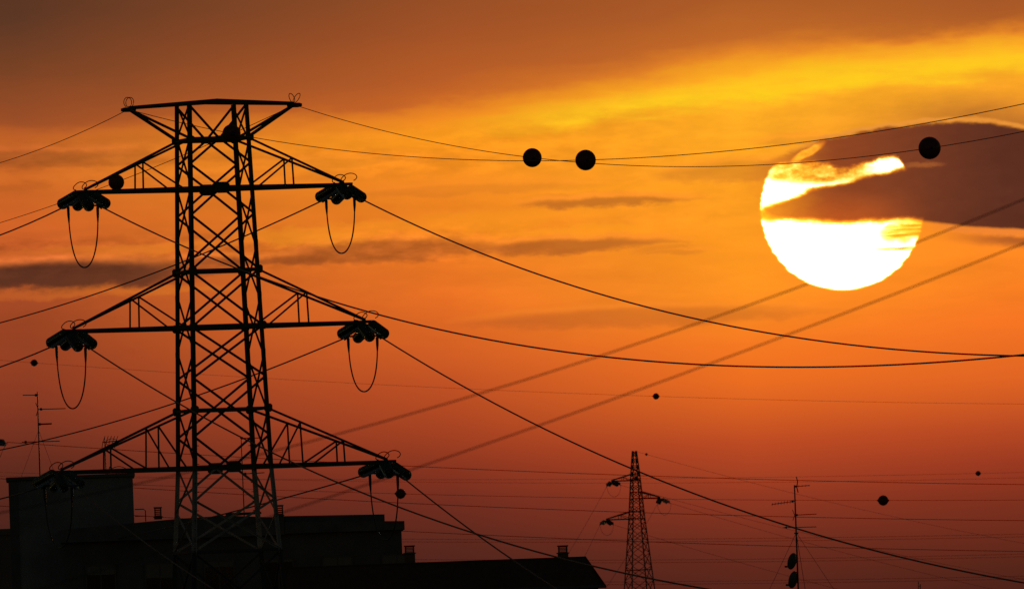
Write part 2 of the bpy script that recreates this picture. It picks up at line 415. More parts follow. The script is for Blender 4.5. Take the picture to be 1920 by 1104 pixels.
# ------------------------------------------------------------------ ground
gm = from_py('ground', [(-30000, -30000, 0), (30000, -30000, 0), (30000, 30000, 0), (-30000, 30000, 0)], [(0, 1, 2, 3)])
tag(link('ground', gm, M['ground']), 'dark flat ground under the pylons and houses', kind='structure')

# ------------------------------------------------------------------ wires
class Wire:
    """A hanging wire in a vertical plane: attach point, horizontal heading, and sag fitted through sight lines."""
    def __init__(s, P0, h, pts, b=None):
        s.P0 = P0; s.h = Vector((h[0], h[1], 0)).normalized()
        ss, zz = [], []
        for px, py in pts:
            p = s.cut(px, py); ss.append((p - P0).dot(s.h)); zz.append(p.z - P0.z)
        if b is None:
            s2 = sum(x ** 2 for x in ss); s3 = sum(x ** 3 for x in ss); s4 = sum(x ** 4 for x in ss)
            y1 = sum(x * z for x, z in zip(ss, zz)); y2 = sum(x * x * z for x, z in zip(ss, zz))
            det = s2 * s4 - s3 * s3
            s.a = (y1 * s4 - y2 * s3) / det; s.b = (y2 * s2 - y1 * s3) / det
        else:
            s.b = b; s.a = sum(x * (z - b * x * x) for x, z in zip(ss, zz)) / sum(x * x for x in ss)
    def cut(s, px, py):
        d = ray(px, py); n = Vector((s.h.y, -s.h.x, 0))
        return CAM + d * (n.dot(s.P0 - CAM) / n.dot(d))
    def at(s, t): return s.P0 + s.h * t + Vector((0, 0, s.a * t + s.b * t * t))
    def at_px(s, px, py): return s.at((s.cut(px, py) - s.P0).dot(s.h))
    def mesh(s, name, t0, t1, r, label, group, n=60, cat='wire'):
        # denser points near the attach end
        pts = [s.at(t0 + (t1 - t0) * i / n) for i in range(n + 1)]
        o = pts[0]
        ob = tube(name, [p - o for p in pts], r, M['wire'], None, 6); ob.location = o
        return tag(ob, label, cat, group)

# ------------------------------------------------------------------ marker balls
def marker_ball(P, axis, dia, label, cones=False):
    R_ = dia / 2
    root = empty('marker_ball', P); root.rotation_mode = 'QUATERNION'
    root.rotation_quaternion = axis.to_track_quat('X', 'Z')
    tag(root, label, 'marker ball', 'aircraft warning balls on the overhead wires')
    half = lathe_mesh('shell_half', [(R_ * math.cos(a), R_ * math.sin(a)) for a in [math.radians(v) for v in (0, 12, 24, 36, 48, 60, 72, 84)]], 28)
    fl = lathe_mesh('flange', [(R_ * 1.0, -0.012), (R_ * 1.035, -0.012), (R_ * 1.035, 0.012), (R_ * 1.0, 0.012)], 28)
    for sgn in (1, -1):
        o = link('shell_half', half, M['ball'], root); o.rotation_euler = (0, 0, 0 if sgn > 0 else math.pi)
        c = lathe_mesh('clamp', [(0.05 * dia / 0.6, R_ * 0.97), (R_ * (0.30 if cones else 0.14), R_ * (0.96 if cones else 0.99)), (R_ * (0.09 if cones else 0.07), R_ * (1.16 if cones else 1.1)), (0.02, R_ * (1.20 if cones else 1.14))], 12)
        k = link('clamp', c, M['cap'], root); k.rotation_euler = o.rotation_euler
    link('flange', fl, M['ball'], root)
    return root

# ------------------------------------------------------------------ main tower
TH = math.radians(13.8); AX = Vector((math.cos(TH), math.sin(TH), 0)); BX = Vector((-math.sin(TH), math.cos(TH), 0))
TD = 630.0; S = TD / F
tp = pix(421, 876, TD); TB = Vector((tp.x, TD, 0))
def hz(py):                                    # height at the tower's axis for a photo row
    return pix(421 + (py - 876) * ROLL, py, TD).z
def wid(z):
    zt, zb = hz(196), hz(880)
    if z >= zb: return 2.09 + (2.80 - 2.09) * (zt - z) / (zt - zb)
    return 2.80 + 0.117 * (zb - z)
def cor(sa, sb, z): return AX * (sa * wid(z) / 2) + BX * (sb * wid(z) / 2) + Vector((0, 0, z))
tower = empty('lattice_tower', TB)
tag(tower, 'large black lattice transmission tower with six arms, left foreground', 'pylon', 'steel pylons')
LEV = dict(top=hz(196), t1=hz(262), b1=hz(354), t2=hz(508), b2=hz(613), t3=hz(768), b3=hz(876))
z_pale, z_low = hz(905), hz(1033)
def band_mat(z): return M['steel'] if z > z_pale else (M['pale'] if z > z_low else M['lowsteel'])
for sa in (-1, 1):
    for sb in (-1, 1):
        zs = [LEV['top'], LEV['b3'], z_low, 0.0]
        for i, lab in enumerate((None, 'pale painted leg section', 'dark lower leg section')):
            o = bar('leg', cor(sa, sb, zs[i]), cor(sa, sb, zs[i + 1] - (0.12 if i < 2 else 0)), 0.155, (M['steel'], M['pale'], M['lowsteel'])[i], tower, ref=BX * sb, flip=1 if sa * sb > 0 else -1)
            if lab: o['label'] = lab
        c = cor(sa, sb, 0.0)
        box('footing', c + Vector((-.45, -.45, -.3)), c + Vector((.45, .45, .35)), M['concrete'], tower, 0.03)
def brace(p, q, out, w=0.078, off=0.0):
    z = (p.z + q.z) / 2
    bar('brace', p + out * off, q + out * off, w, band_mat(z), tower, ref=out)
def mid(sb, z): return BX * (sb * wid(z) / 2) + Vector((0, 0, z))
# front and back faces
for sb in (-1, 1):
    out = BX * sb
    def X(y0, y1):
        a, b = hz(y0), hz(y1)
        brace(cor(-1, sb, a), cor(1, sb, b), out, off=0.035); brace(cor(1, sb, a), cor(-1, sb, b), out, off=-0.035)
    def Vd(y0, y1):                           # legs at y0 -> middle at y1
        for sa in (-1, 1): brace(cor(sa, sb, hz(y0)), mid(sb, hz(y1)), out, off=0.03 * sa)
    def Vu(y0, y1):
        for sa in (-1, 1): brace(mid(sb, hz(y0)), cor(sa, sb, hz(y1)), out, off=0.03 * sa)
    Vd(198, 262); Vu(262, 308); Vd(308, 354); Vu(354, 404); X(404, 506); X(510, 612); X(615, 708); X(709, 818)
    Vd(818, 876); Vu(876, 938); X(938, 1032); X(1036, 1180); X(1180, 1400); X(1400, 1790)
    for key, h in (('t1', 0.15), ('b1', 0.16), ('t2', 0.115), ('b2', 0.16), ('t3', 0.10), ('b3', 0.16)):
        z = LEV[key]; bar('horizontal_beam', cor(-1, sb, z) + out * 0.06, cor(1, sb, z) + out * 0.06, 0.08, M['steel'], tower, h=h)
    bar('horizontal_beam', cor(-1, sb, z_low) + out * .05, cor(1, sb, z_low) + out * .05, 0.09, M['lowsteel'], tower)
    for y, sx, sy in ((262, .42, .20), (354, .55, .40), (876, .55, .40)):
        plate('gusset_plate', mid(sb, hz(y)) + out * 0.11, AX, Vector((0, 0, 1)), sx, sy, 0.02, M['steel'], tower)
    for sa in (-1, 1):
        for y in (262, 508, 613, 768):
            plate('gusset_plate', cor(sa, sb, hz(y)) + out * 0.13, AX, Vector((0, 0, 1)), .30, .30 if y != 262 else .24, 0.02, M['steel'], tower)
# side faces
for sa in (-1, 1):
    out = AX * sa
    for y0, y1 in ((198, 262), (262, 354), (358, 459), (461, 556), (558, 662), (664, 768), (770, 876), (880, 958), (960, 1032), (1036, 1180), (1180, 1400), (1400, 1790)):
        a, b = hz(y0), hz(y1)
        for k, sb in enumerate((-1, 1)):
            brace(cor(sa, sb, a), cor(sa, -sb, b), out, 0.07, 0.03 * (1 - 2 * k))
    for key in ('t1', 'b1', 't2', 'b2', 't3', 'b3'):
        z = LEV[key]; bar('horizontal_beam', cor(sa, -1, z) + out * .06, cor(sa, 1, z) + out * .06, 0.07, M['steel'], tower, h=0.10)
    bar('horizontal_beam', cor(sa, -1, z_low) + out * .05, cor(sa, 1, z_low) + out * .05, 0.09, M['lowsteel'], tower)
    for y in (459, 557, 663):
        for sb in (-1, 1):
            plate('gusset_plate', cor(sa, sb, hz(y)) + out * .05, BX, Vector((0, 0, 1)), .12, .26, .02, M['steel'], tower)
# step bolts on two legs
for sa, sb in ((-1, -1), (1, 1)):
    for i in range(12):
        z = hz(835) - i * 0.33; c = cor(sa, sb, z)
        tube('step_bolt', [c, c + AX * (-0.16 * sa if sa > 0 else 0.16)], 0.013, M['steel'], tower, 5)
# earth-wire peak beam
zt = LEV['top']; PEAK = {}
for sa in (-1, 1):
    tip = AX * (sa * 3.04) + Vector((0, 0, zt - 0.05)); PEAK[sa] = tip
    c = tower
    for sb in (-1, 1):
        bar('peak_beam', cor(0, sb, zt + 0.10), tip + BX * (sb * 0.09), 0.085, M['steel'], tower, h=0.125)
        bar('peak_strut', cor(sa, sb, LEV['t1'] + 0.04), tip + BX * (sb * 0.08) - AX * (0.12 * sa) - Vector((0, 0, .10)), 0.095, M['steel'], tower)
    box_c = tip - Vector((0, 0, 0.06))
    plate('peak_plate', box_c, AX, Vector((0, 0, 1)), 0.5, 0.16, 0.26, M['steel'], tower)
    for k, (dx, lean) in enumerate(((-0.10, -0.05), (0.10, 0.10)) if sa > 0 else ((-0.03, 0.0), (0.07, 0.02))):
        pts = []
        w, hgt = (0.115, 0.34) if sa > 0 else (0.165, 0.36)
        for i in range(22):
            a = math.radians(-70 + 320 * i / 21) - math.pi / 2 + math.radians(20)
            a = -math.pi / 2 + math.radians(25) + (2 * math.pi - math.radians(50)) * i / 21
            pts.append(tip + AX * (dx + w * math.cos(a) + lean * math.sin(a)) + BX * (0.12 * (k - .5) + 0.1 * math.cos(a)) + Vector((0, 0, hgt / 2 + 0.02 + hgt / 2 * math.sin(a))))
        tube('earth_jumper_loop', pts, 0.014, M['wire'], tower, 5)

# cross-arms
ARMS = {}
def crossarm(sa, zb, zt_, half, hang, name):
    tip = AX * (sa * half) + Vector((0, 0, zb))
    V_, Fc = [], []
    for sb in (-1, 1):
        p = cor(sa, sb, zb); q = tip + BX * (0.13 * sb)
        me = angle_mesh('t', p, q, 0.09, 0.145); n0 = len(V_)
        V_ += [v.co.copy() for v in me.vertices]; Fc += [tuple(i + n0 for i in f.vertices) for f in me.polygons]
        bpy.data.meshes.remove(me)
    arm = link('crossarm', from_py('crossarm', V_, Fc), M['steel'], tower); arm['label'] = name
    for sb in (-1, 1):
        p0, q0 = cor(sa, sb, zb), tip + BX * (0.13 * sb)
        p1, q1 = cor(sa, sb, zt_), tip + BX * (0.10 * sb) + Vector((0, 0, 0.10))
        bar('tie_member', p1, q1, 0.088 if sb > 0 else 0.08, M['steel'], arm)
        for i, fr in enumerate(hang):
            lo, hi = p0.lerp(q0, fr), p1.lerp(q1, fr)
            bar('hanger', lo, hi, 0.065, M['steel'], arm)
            foot = p0.lerp(q0, 0.06 if i == 0 else hang[0] - 0.02 + 0.10)
            bar('diagonal', hi, foot, 0.064, M['steel'], arm)
    for fr in hang:
        bar('cross_tie', cor(sa, -1, zb).lerp(tip - BX * .13, fr), cor(sa, 1, zb).lerp(tip + BX * .13, fr), 0.05, M['steel'], arm)
    plate('tip_plate', tip + Vector((0, 0, 0.03)), AX, BX, 0.62, 0.34, 0.10, M['steel'], arm)
    # thin bonding wires looped above the tip
    for k, (cx, ww, hh) in enumerate(((-0.17, 0.24, 0.27), (0.20, 0.29, 0.31))):
        pts = []
        for i in range(21):
            a = -math.pi / 2 + math.radians(30) + (2 * math.pi - math.radians(60)) * i / 20
            pts.append(tip + AX * (sa * 0 + cx + ww * math.cos(a)) + BX * (0.12 * math.sin(2 * a)) + Vector((0, 0, 0.10 + hh * (0.5 + 0.5 * math.sin(a)) + 0.05 * math.cos(a))))
        tube('bonding_loop', pts, 0.017, M['wire'], arm, 5)
    return TB + tip
H = {'upper': 4.74, 'middle': 5.35, 'lower': 5.97}
for lv, zb, zt_, hang in (('upper', 'b1', 't1', (0.45,)), ('middle', 'b2', 't2', (0.45,)), ('lower', 'b3', 't3', (0.27, 0.63))):
    for sa, side in ((-1, 'left'), (1, 'right')):
        ARMS[lv, side] = crossarm(sa, LEV[zb], LEV[zt_], H[lv], hang, f'{lv} {side} cross-arm')

# ------------------------------------------------------------------ insulators, jumpers and conductors of the main line
DISC = lathe_mesh('disc', [(0.035, -0.072), (0.055, -0.06), (0.058, -0.02), (0.150, 0.012), (0.158, 0.030), (0.120, 0.034), (0.100, 0.044), (0.060, 0.036), (0.030, 0.074)], 16)
def insulator_set(tip, clamp, label, group, spread0=0.17, spread1=0.30, n=9, scale=1.28, fine=True, side=None):
    side = side or AX
    d = (clamp - tip); L = d.length; d = d.normalized()
    root = empty('insulator_set', tip); tag(root, label, 'insulator', group)
    z0 = Vector((0, 0, -0.06))
    up = 1 if d.dot(side) > 0 else -1; k1 = spread1 * random.uniform(.86, 1.12); lift = random.uniform(.03, .09)
    P = lambda t, w: z0 + d * t + side * w + Vector((0, 0, lift * up * (w > 0.05) - lift * up * (w < -0.05)))
    spread1 = k1
    st, en = 0.13 * L, 0.76 * L
    r = 0.02 * scale
    plate('yoke_plate', P(en + 0.05, 0), side, d, 2 * spread1 + 0.1, 0.16, 0.03, M['cap'], root)
    tube('link_rod', [P(en + 0.05, 0), P(L, 0)], 0.022 * scale, M['cap'], root)
    for s_ in (-1, 1):
        a, b = P(st, s_ * spread0), P(en, s_ * spread1)
        rod = tube('insulator_string', [P(0.0, s_ * spread0 * 0.9), a, b, P(en + 0.06, s_ * spread1)], r, M['cap'], root)
        q = (b - a).to_track_quat('X', 'Z')
        if fine:
            for i in range(n):
                o = link('disc', DISC, M['glass'], rod); o.rotation_mode = 'QUATERNION'; o.rotation_quaternion = q
                o.location = a.lerp(b, (i + 0.5) / n); o.scale = (scale,) * 3
        else:
            prof = []
            for i in range(n):
                x = (b - a).length * (i + 0.5) / n
                prof += [(0.05 * scale, x - 0.06 * scale), (0.16 * scale, x), (0.05 * scale, x + 0.02 * scale)]
            o = link('disc_stack', lathe_mesh('disc_stack', prof, 10), M['glass'], root); o.rotation_mode = 'QUATERNION'; o.rotation_quaternion = q
            o.location = a
    if fine:
        for e, t_ in ((1, 0.22), (-1, 0.95)):
            pts = [P(t_ * L, 0) + Vector((0, 0, 0.03)) + side * (0.26 * math.cos(a)) + d * (0.10 * e * math.sin(a)) + Vector((0, 0, 0.20 * math.sin(a))) for a in [math.pi * i / 10 for i in range(11)]]
            tube('arcing_horn', pts, 0.010, M['cap'], root, 5)
    return root
AN = math.radians(9.0)
HN = (math.sin(AN), -math.cos(AN)); HF = (-math.sin(AN), math.cos(AN))
CL = {  # far clamp, near clamp, jumper bottom
    ('upper', 'left'): ((121, 388), (190, 388), (147, 502)), ('upper', 'right'): ((605, 376), (671, 370), (641, 475)),
    ('middle', 'left'): ((99, 649), (167, 652), (130, 766)), ('middle', 'right'): ((646, 634), (714, 632), (683, 734)),
    ('lower', 'left'): ((77, 913), (141, 913), (105, 1027)), ('lower', 'right'): ((687, 889), (752, 892), (718, 1012))}
NEAR = {('upper', 'left'): [(330, 455), (441, 502), (580, 552), (780, 608), (1100, 664), (1350, 685), (1700, 682), (1915, 666)],
        ('upper', 'right'): [(800, 430), (1000, 515), (1300, 595), (1600, 645), (1890, 668)],
        ('middle', 'left'): [(330, 752), (400, 791), (450, 820), (484, 836), (628, 902), (850, 986), (1068, 1049), (1320, 1103)],
        ('middle', 'right'): [(800, 687), (900, 742), (1060, 823), (1320, 930), (1490, 990), (1700, 1045), (1920, 1093)],
        ('lower', 'left'): [(260, 1003), (397, 1104)], ('lower', 'right'): [(864, 980), (958, 1046), (1041, 1102)]}
FARW = {('upper', 'left'): [(0, 441)], ('upper', 'right'): [(480, 432), (330, 497), (0, 605)], ('middle', 'left'): [(0, 688)],
        ('middle', 'right'): [(500, 690), (330, 757), (0, 843)], ('lower', 'left'): [(0, 935)], ('lower', 'right'): [(630, 902), (520, 935), (322, 989), (0, 1051)]}
for key in ARMS:
    lv, side = key; tip = ARMS[key]
    fc, nc, jb = CL[key]
    Pf, Pn = pix(*fc, tip.y + 2.15), pix(*nc, tip.y - 2.15)
    insulator_set(tip, Pf, f'glass disc insulator pair pointing left from the tip of the {lv} {side} arm', 'insulator strings on the large tower')
    insulator_set(tip, Pn, f'glass disc insulator pair pointing right from the tip of the {lv} {side} arm', 'insulator strings on the large tower')
    # jumper cable
    jz = pix(*jb, tip.y).z; Jf = Pf.lerp(Pn, 0.10); Jn = Pf.lerp(Pn, 0.90)
    pts = []
    for i in range(29):
        t = math.pi * i / 28; m_ = Jf.lerp(Jn, 0.5 - 0.5 * math.cos(t) * (1 + 0.10 * math.sin(t) ** 2)); top = m_.z
        pts.append(Vector((m_.x, m_.y, top - (top - jz) * math.sin(t) ** 0.9)))
    j = tube('jumper_cable', [p - tip for p in pts], 0.027, M['wire']); j.location = tip
    tag(j, f'drooping cable loop hanging under the tip of the {lv} {side} arm', 'cable', 'jumper loops under the arm tips')
    for pp in ([Pf, pts[0], pts[1], pts[2]], [Pn, pts[-1], pts[-2], pts[-3]]):
        tube('cable_sleeve', [p - tip for p in pp[1:]], [0.062, 0.055, 0.03], M['cap'], j)
    for P_, s_ in ((Pf, 1), (Pn, -1)):
        tube('end_clamp', [P_ - tip, (pts[0] if s_ > 0 else pts[-1]) - tip], 0.045, M['cap'], j)
    wn = Wire(Pn, HN, NEAR[key], None if len(NEAR[key]) > 2 else 0.00045)
    wn.mesh('conductor_wire', 0, 330, 0.026, f'dark conductor running right from the {lv} {side} arm of the large tower', 'conductors of the large tower', 90)
    wf = Wire(Pf, HF, FARW[key], None if len(FARW[key]) > 2 else 0.0004)
    wf.mesh('conductor_wire', 0, 300, 0.026, f'dark conductor running left from the {lv} {side} arm of the large tower', 'conductors of the large tower', 60)
# earth wires
EW = {}
PL, PR = TB + PEAK[-1], TB + PEAK[1]
PL = PL + Vector((0, 0, -0.05)); PR = PR + Vector((0, 0, -0.05))
wL = Wire(PL, HN, [(435, 248), (490, 262), (740, 291), (1000, 301.5), (1098, 300.5), (1300, 291), (1600, 254), (1920, 194)])
wR = Wire(PR, HN, [(640, 224), (780, 259), (998, 296), (1075, 304.5), (1300, 312), (1743, 279), (1920, 246)])
wL.mesh('earth_wire', 0, 330, 0.0125, 'thin earth wire running right from the left peak of the large tower', 'earth wires of the large tower', 90)
wR.mesh('earth_wire', 0, 330, 0.0125, 'thin earth wire running right from the right peak of the large tower', 'earth wires of the large tower', 90)
fL = Wire(PL, HF, [(100, 266), (0, 308)], 0.0004); fR = Wire(PR, HF, [(330, 298), (218, 341), (0, 418)])
fL.mesh('earth_wire', 0, 300, 0.0125, 'thin earth wire running left from the left peak of the large tower', 'earth wires of the large tower', 60)
fR.mesh('earth_wire', 0, 300, 0.0125, 'thin earth wire running left from the right peak behind the large tower', 'earth wires of the large tower', 60)
def ball_on(w, px, py, dia_px, label, cones=False):
    P = w.at_px(px, py); s_ = (P - w.P0).dot(w.h)
    ax = (w.at(s_ + .5) - w.at(s_ - .5)).normalized()
    marker_ball(P, ax, dia_px * P.y / F, label, cones)
ball_on(wL, 434, 248, 33.5, 'dark round ball seen against the top of the large tower', True)
ball_on(wL, 1098, 301, 37.8, 'dark ball on the thin wire, right one of the pair left of the sun')
ball_on(wR, 998, 297, 34.8, 'dark ball on the thin wire, left one of the pair left of the sun')
ball_on(wR, 1743, 278, 41, 'largest dark ball, on the thin wire in front of the cloud right of the sun')
ball_on(fR, 218, 340, 29, 'dark ball just above the upper left arm of the large tower')

# ------------------------------------------------------------------ near, out-of-focus wires
for pts, lab in (([(1920, 374), (1730, 445), (1500, 530), (1100, 665), (740, 785), (580, 838), (332, 902), (0, 950)], 'blurred soft wire slanting up to pass behind the lower right of the sun disc'),
                 ([(1920, 456), (1600, 578), (1320, 688), (1060, 780), (800, 870), (540, 957)], 'blurred soft wire slanting up to the right below the sun')):
    P0 = pix(*pts[0], 172.0)
    w = Wire(P0, (-0.80, 0.60), pts[1:])
    w.mesh('service_wire', -17, 20, 0.0068, lab, 'out-of-focus wires slanting across the sky', 40)

# ------------------------------------------------------------------ far wires crossing the sky
def far_wire(pts, Y, r, label, group='far wires crossing the lower sky', skew=0.06, t0=None):
    P0 = pix(*pts[0], Y); h = Vector((1, skew, 0))
    w = Wire(P0, h, pts[1:])
    lo = (w.cut(-40, pts[0][1]) - P0).dot(w.h) if t0 is None else t0
    hi = (w.cut(1960, pts[-1][1]) - P0).dot(w.h)
    w.mesh('overhead_wire', lo, hi, r, label, group, 40)
    return w
fw = far_wire([(64, 680), (330, 698), (480, 708), (800, 725), (1230, 743), (1920, 757)], 1590, 0.012, 'hair-thin far wire with small balls, passing below the sun at mid sky')
ball_on(fw, 64, 680, 13, 'tiny dark ball at the far left above the roof aerial', True)
ball_on(fw, 1230, 743, 12, 'tiny dark ball below the two crossing conductors, mid right', True)
far_wire([(13, 828.5), (329, 849), (755, 874), (1060, 885.5), (1400, 897), (1920, 908)], 1300, 0.022, 'far wire starting at the left edge insulator, topmost of the dense low wires', t0=0)
fw = far_wire([(250, 908), (480, 917), (751, 924), (1060, 932), (1400, 937), (1656, 938.5), (1920, 936)], 1019, 0.011, 'thin far wire carrying a ball at each side, behind the lower right arm')
ball_on(fw, 751, 925, 19, 'dark ball beneath the lower right arm insulators', True)
ball_on(fw, 1656, 938, 19.5, 'dark ball floating right of the roof aerial with dishes', True)
far_wire([(250, 914), (520, 929), (800, 945), (1060, 955), (1400, 967), (1920, 975)], 1200, 0.020, 'far wire crossing the middle of the distant small pylon')
far_wire([(755, 995), (1060, 1009), (1180, 1014), (1400, 1021), (1920, 1033)], 1200, 0.020, 'far wire crossing the small pylon below its lowest arm')
fw = far_wire([(1060, 898), (1320, 896), (1600, 891.5), (1834, 887), (1920, 885)], 2250, 0.016, 'faintest far wire, carrying the smallest ball at far right')
ball_on(fw, 1834, 887, 9.5, 'smallest dark ball near the right edge', True)
far_wire([(1060, 905), (1320, 904), (1600, 902), (1920, 895)], 2300, 0.016, 'faint far wire just under the one with the smallest ball')
for k, (rows, nm) in enumerate((((1010, 1010, 1009.5, 1006, 1001), 'upper'), ((1048, 1048.5, 1048, 1045, 1038), 'middle'), ((1091, 1091, 1088, 1085, 1080), 'bottom'))):
    for dy, which in ((0, 'higher'), (5, 'lower')):
        far_wire([(x, y + dy - (0.5 if x > 1800 else 0)) for x, y in zip((760, 1060, 1400, 1600, 1920), rows)], 2400, 0.022, f'{which} wire of the {nm} faint pair low on the right', 'faint paired wires low in the sky')

# ------------------------------------------------------------------ distant small pylon
def small_pylon(top, Y, label, which, sides=('ul', 'r', 'll')):
    s = Y / F; th = math.radians(19); ax = Vector((math.cos(th), math.sin(th), 0)); bx = Vector((-math.sin(th), math.cos(th), 0))
    t = pix(*top, Y); B = Vector((t.x, Y, 0)); zt = t.z
    root = empty('small_pylon', B); tag(root, label, 'pylon', 'steel pylons')
    zz = lambda py: zt - (py - 845) * s
    tab = [(845, 6.3), (888, 13.2), (900, 15.7), (972, 23.6), (1104, 44.5), (1540, 112)]
    def w(z):
        py = 845 + (zt - z) / s
        for (a, wa), (b, wb) in zip(tab, tab[1:]):
            if py <= b: return (wa + (wb - wa) * (py - a) / (b - a)) * s
        return tab[-1][1] * s
    def c(sa, sb, z): return ax * (sa * w(z) / 2) + bx * (sb * w(z) / 2) + Vector((0, 0, z))
    lv = [zt, zz(888), zz(972), zz(1104), 0.0]
    for sa in (-1, 1):
        for sb in (-1, 1):
            for a, b in zip(lv, lv[1:]): bar('leg', c(sa, sb, a), c(sa, sb, b), 0.13, M['steel'], root)
    z = zt; k = 0
    while z > 1.0:
        py = 845 + (zt - z) / s
        hgt = max(0.75, w(z) * (0.72 if py < 1110 else 1.1)); z2 = max(0.0, z - hgt)
        for p, q in (((-1, -1), (1, -1)), ((1, -1), (1, 1)), ((1, 1), (-1, 1)), ((-1, 1), (-1, -1))):
            bar('brace', c(*p, z), c(*q, z2), 0.065, M['steel'], root); bar('brace', c(*q, z), c(*p, z2), 0.065, M['steel'], root)
        z = z2
    for py in (888, 900, 922, 934, 958, 972, 1068):
        for p, q in (((-1, -1), (1, -1)), ((-1, 1), (1, 1))):
            bar('horizontal_beam', c(*p, zz(py)), c(*q, zz(py)), 0.10, M['steel'], root)
    tips = {}
    for nm, sa, pyb, pyt, half in (('ul', -1, 900, 888, 2.9), ('r', 1, 934, 922, 2.9), ('ll', -1, 972, 958, 3.7)):
        tip = ax * (sa * half) + Vector((0, 0, zz(pyb) - 0.02))
        V_, Fc = [], []
        for sb in (-1, 1):
            me = angle_mesh('t', c(sa, sb, zz(pyb)), tip + bx * (.08 * sb), 0.14); n0 = len(V_)
            V_ += [v.co.copy() for v in me.vertices]; Fc += [tuple(i + n0 for i in f.vertices) for f in me.polygons]; bpy.data.meshes.remove(me)
        arm = link('crossarm', from_py('crossarm', V_, Fc), M['steel'], root)
        for sb in (-1, 1):
            p1, q1 = c(sa, sb, zz(pyt)), tip + Vector((0, 0, .08)) + bx * (.07 * sb)
            bar('tie_member', p1, q1, 0.13, M['steel'], arm)
            p0, q0 = c(sa, sb, zz(pyb)), tip + bx * (.08 * sb)
            bar('hanger', p0.lerp(q0, .45), p1.lerp(q1, .45), 0.06, M['steel'], arm)
            bar('diagonal', p1.lerp(q1, .45), p0.lerp(q0, .05), 0.06, M['steel'], arm)
        tips[nm] = B + tip
    return root, tips, B + Vector((0, 0, zt)), s
FY = 2000.0
sp, tips, sptop, s2 = small_pylon((1189.5, 845), FY, 'small distant lattice pylon with three alternating arms, lower right of centre', 'far')
NM = {'ul': 'upper left', 'r': 'right', 'll': 'lower left'}
side2 = Vector((math.cos(math.radians(19)), math.sin(math.radians(19)), 0))
SP = {'ul': ((1138, 911), (1164, 909), (1152, 931), [(1105, 971), (1073, 1025)], [(1320, 952), (1600, 1020)]),
      'r': ((1233, 944), (1258, 943), (1246, 965), [(1214, 984), (1145, 1087)], [(1320, 962), (1600, 1036), (1760, 1083)]),
      'll': ((1125, 983), (1150, 983), (1138, 1003), [(1098, 1038), (1075, 1085)], [(1317, 1033), (1560, 1101)])}
for nm, (nc, fc, jb, nw, fw_) in SP.items():
    tip = tips[nm]; Pn, Pf = pix(*nc, FY - 1.5), pix(*fc, FY + 1.5)
    insulator_set(tip, Pn, f'small insulator string hanging left off the {NM[nm]} arm of the distant pylon', 'insulators of the distant pylon', 0.09, 0.15, 7, 1.08, False, side2)
    insulator_set(tip, Pf, f'small insulator string hanging right off the {NM[nm]} arm of the distant pylon', 'insulators of the distant pylon', 0.09, 0.15, 7, 1.08, False, side2)
    jz = pix(*jb, FY).z; pts = []
    for i in range(17):
        t = math.pi * i / 16; m_ = Pn.lerp(Pf, 0.5 - 0.5 * math.cos(t)); pts.append(Vector((m_.x, m_.y, m_.z - (m_.z - jz) * math.sin(t))))
    j = tube('jumper_cable', [p - tip for p in pts], 0.018, M['wire']); j.location = tip
    tag(j, f'faint little cable loop under the {NM[nm]} arm of the distant pylon', 'cable', 'jumper loops of the distant pylon')
    w = Wire(Pn, (-0.10, -0.995), nw, 0.0002); w.mesh('conductor_wire', 0, 260, 0.018, f'faint wire dropping left from the {NM[nm]} arm of the distant pylon', 'wires of the distant pylon', 30)
    w = Wire(Pf, (0.35, 0.94), fw_, 0.00012); w.mesh('conductor_wire', 0, 320, 0.016, f'faint wire falling right from the {NM[nm]} arm of the distant pylon', 'wires of the distant pylon', 40)
w = Wire(sptop, (0.35, 0.94), [(1320, 880), (1600, 951), (1920, 1018)], 0.00012)
w.mesh('earth_wire', 0, 320, 0.014, 'faint wire falling right from the top of the distant pylon', 'wires of the distant pylon', 40)
ball_on(w, 1212, 851, 5, 'tiny dark knob on the wire beside the distant pylon top', True)
ballw = pix(1192.5, 896.5, FY - 2.0)
marker_ball(ballw, Vector((1, 0.1, 0)).normalized(), 8.5 * FY / F, 'dark ball seen inside the upper lattice of the distant pylon', True)
# a far insulator at the left edge, end of the topmost low wire
P_ = pix(13, 828.5, 1300); T_ = pix(-8, 827, 1300.6)
insulator_set(T_, P_, 'small insulator cluster at the far left edge', 'insulators of the distant pylon', 0.10, 0.17, 6, 1.3, False, Vector((0.3, 0.95, 0)))
pts = [pix(15 - 15 * t, 831 + 26 * t ** 1.6, 1300) for t in [i / 8 for i in range(9)]]
j = tube('jumper_cable', [p - pts[0] for p in pts], 0.02, M['wire']); j.location = pts[0]
tag(j, 'short thin cable curving down at the left edge of the photo', 'cable')

# ------------------------------------------------------------------ buildings
def chimney(parent, B, c, w, hb, hl):            # brick stack with a louvred top
    x, y, z = c - B
    o = box('chimney', (x - w / 2, y - w / 2, z), (x + w / 2, y + w / 2, z + hb), M['brick'], parent, 0.01)
    box('rim', (x - w * .6, y - w * .6, z + hb), (x + w * .6, y + w * .6, z + hb + 0.04), M['concrete'], o)
    n = 5
    for sx in (-1, 1):
        for sy in (-1, 1):
            box('post', (x + sx * w * .36 - .025, y + sy * w * .36 - .025, z + hb + .04), (x + sx * w * .36 + .025, y + sy * w * .36 + .025, z + hb + hl), M['concrete'], o)
    for i in range(n):
        zz = z + hb + 0.06 + (hl - 0.06) * i / (n - 1) - 0.02
        box('slat', (x - w * .46, y - w * .46, zz), (x + w * .46, y + w * .46, zz + (hl / n) * 0.6), M['concrete'], o)
    box('cap', (x - w * .52, y - w * .52, z + hb + hl + .005), (x + w * .52, y + w * .52, z + hb + hl + .05), M['concrete'], o)
    return o
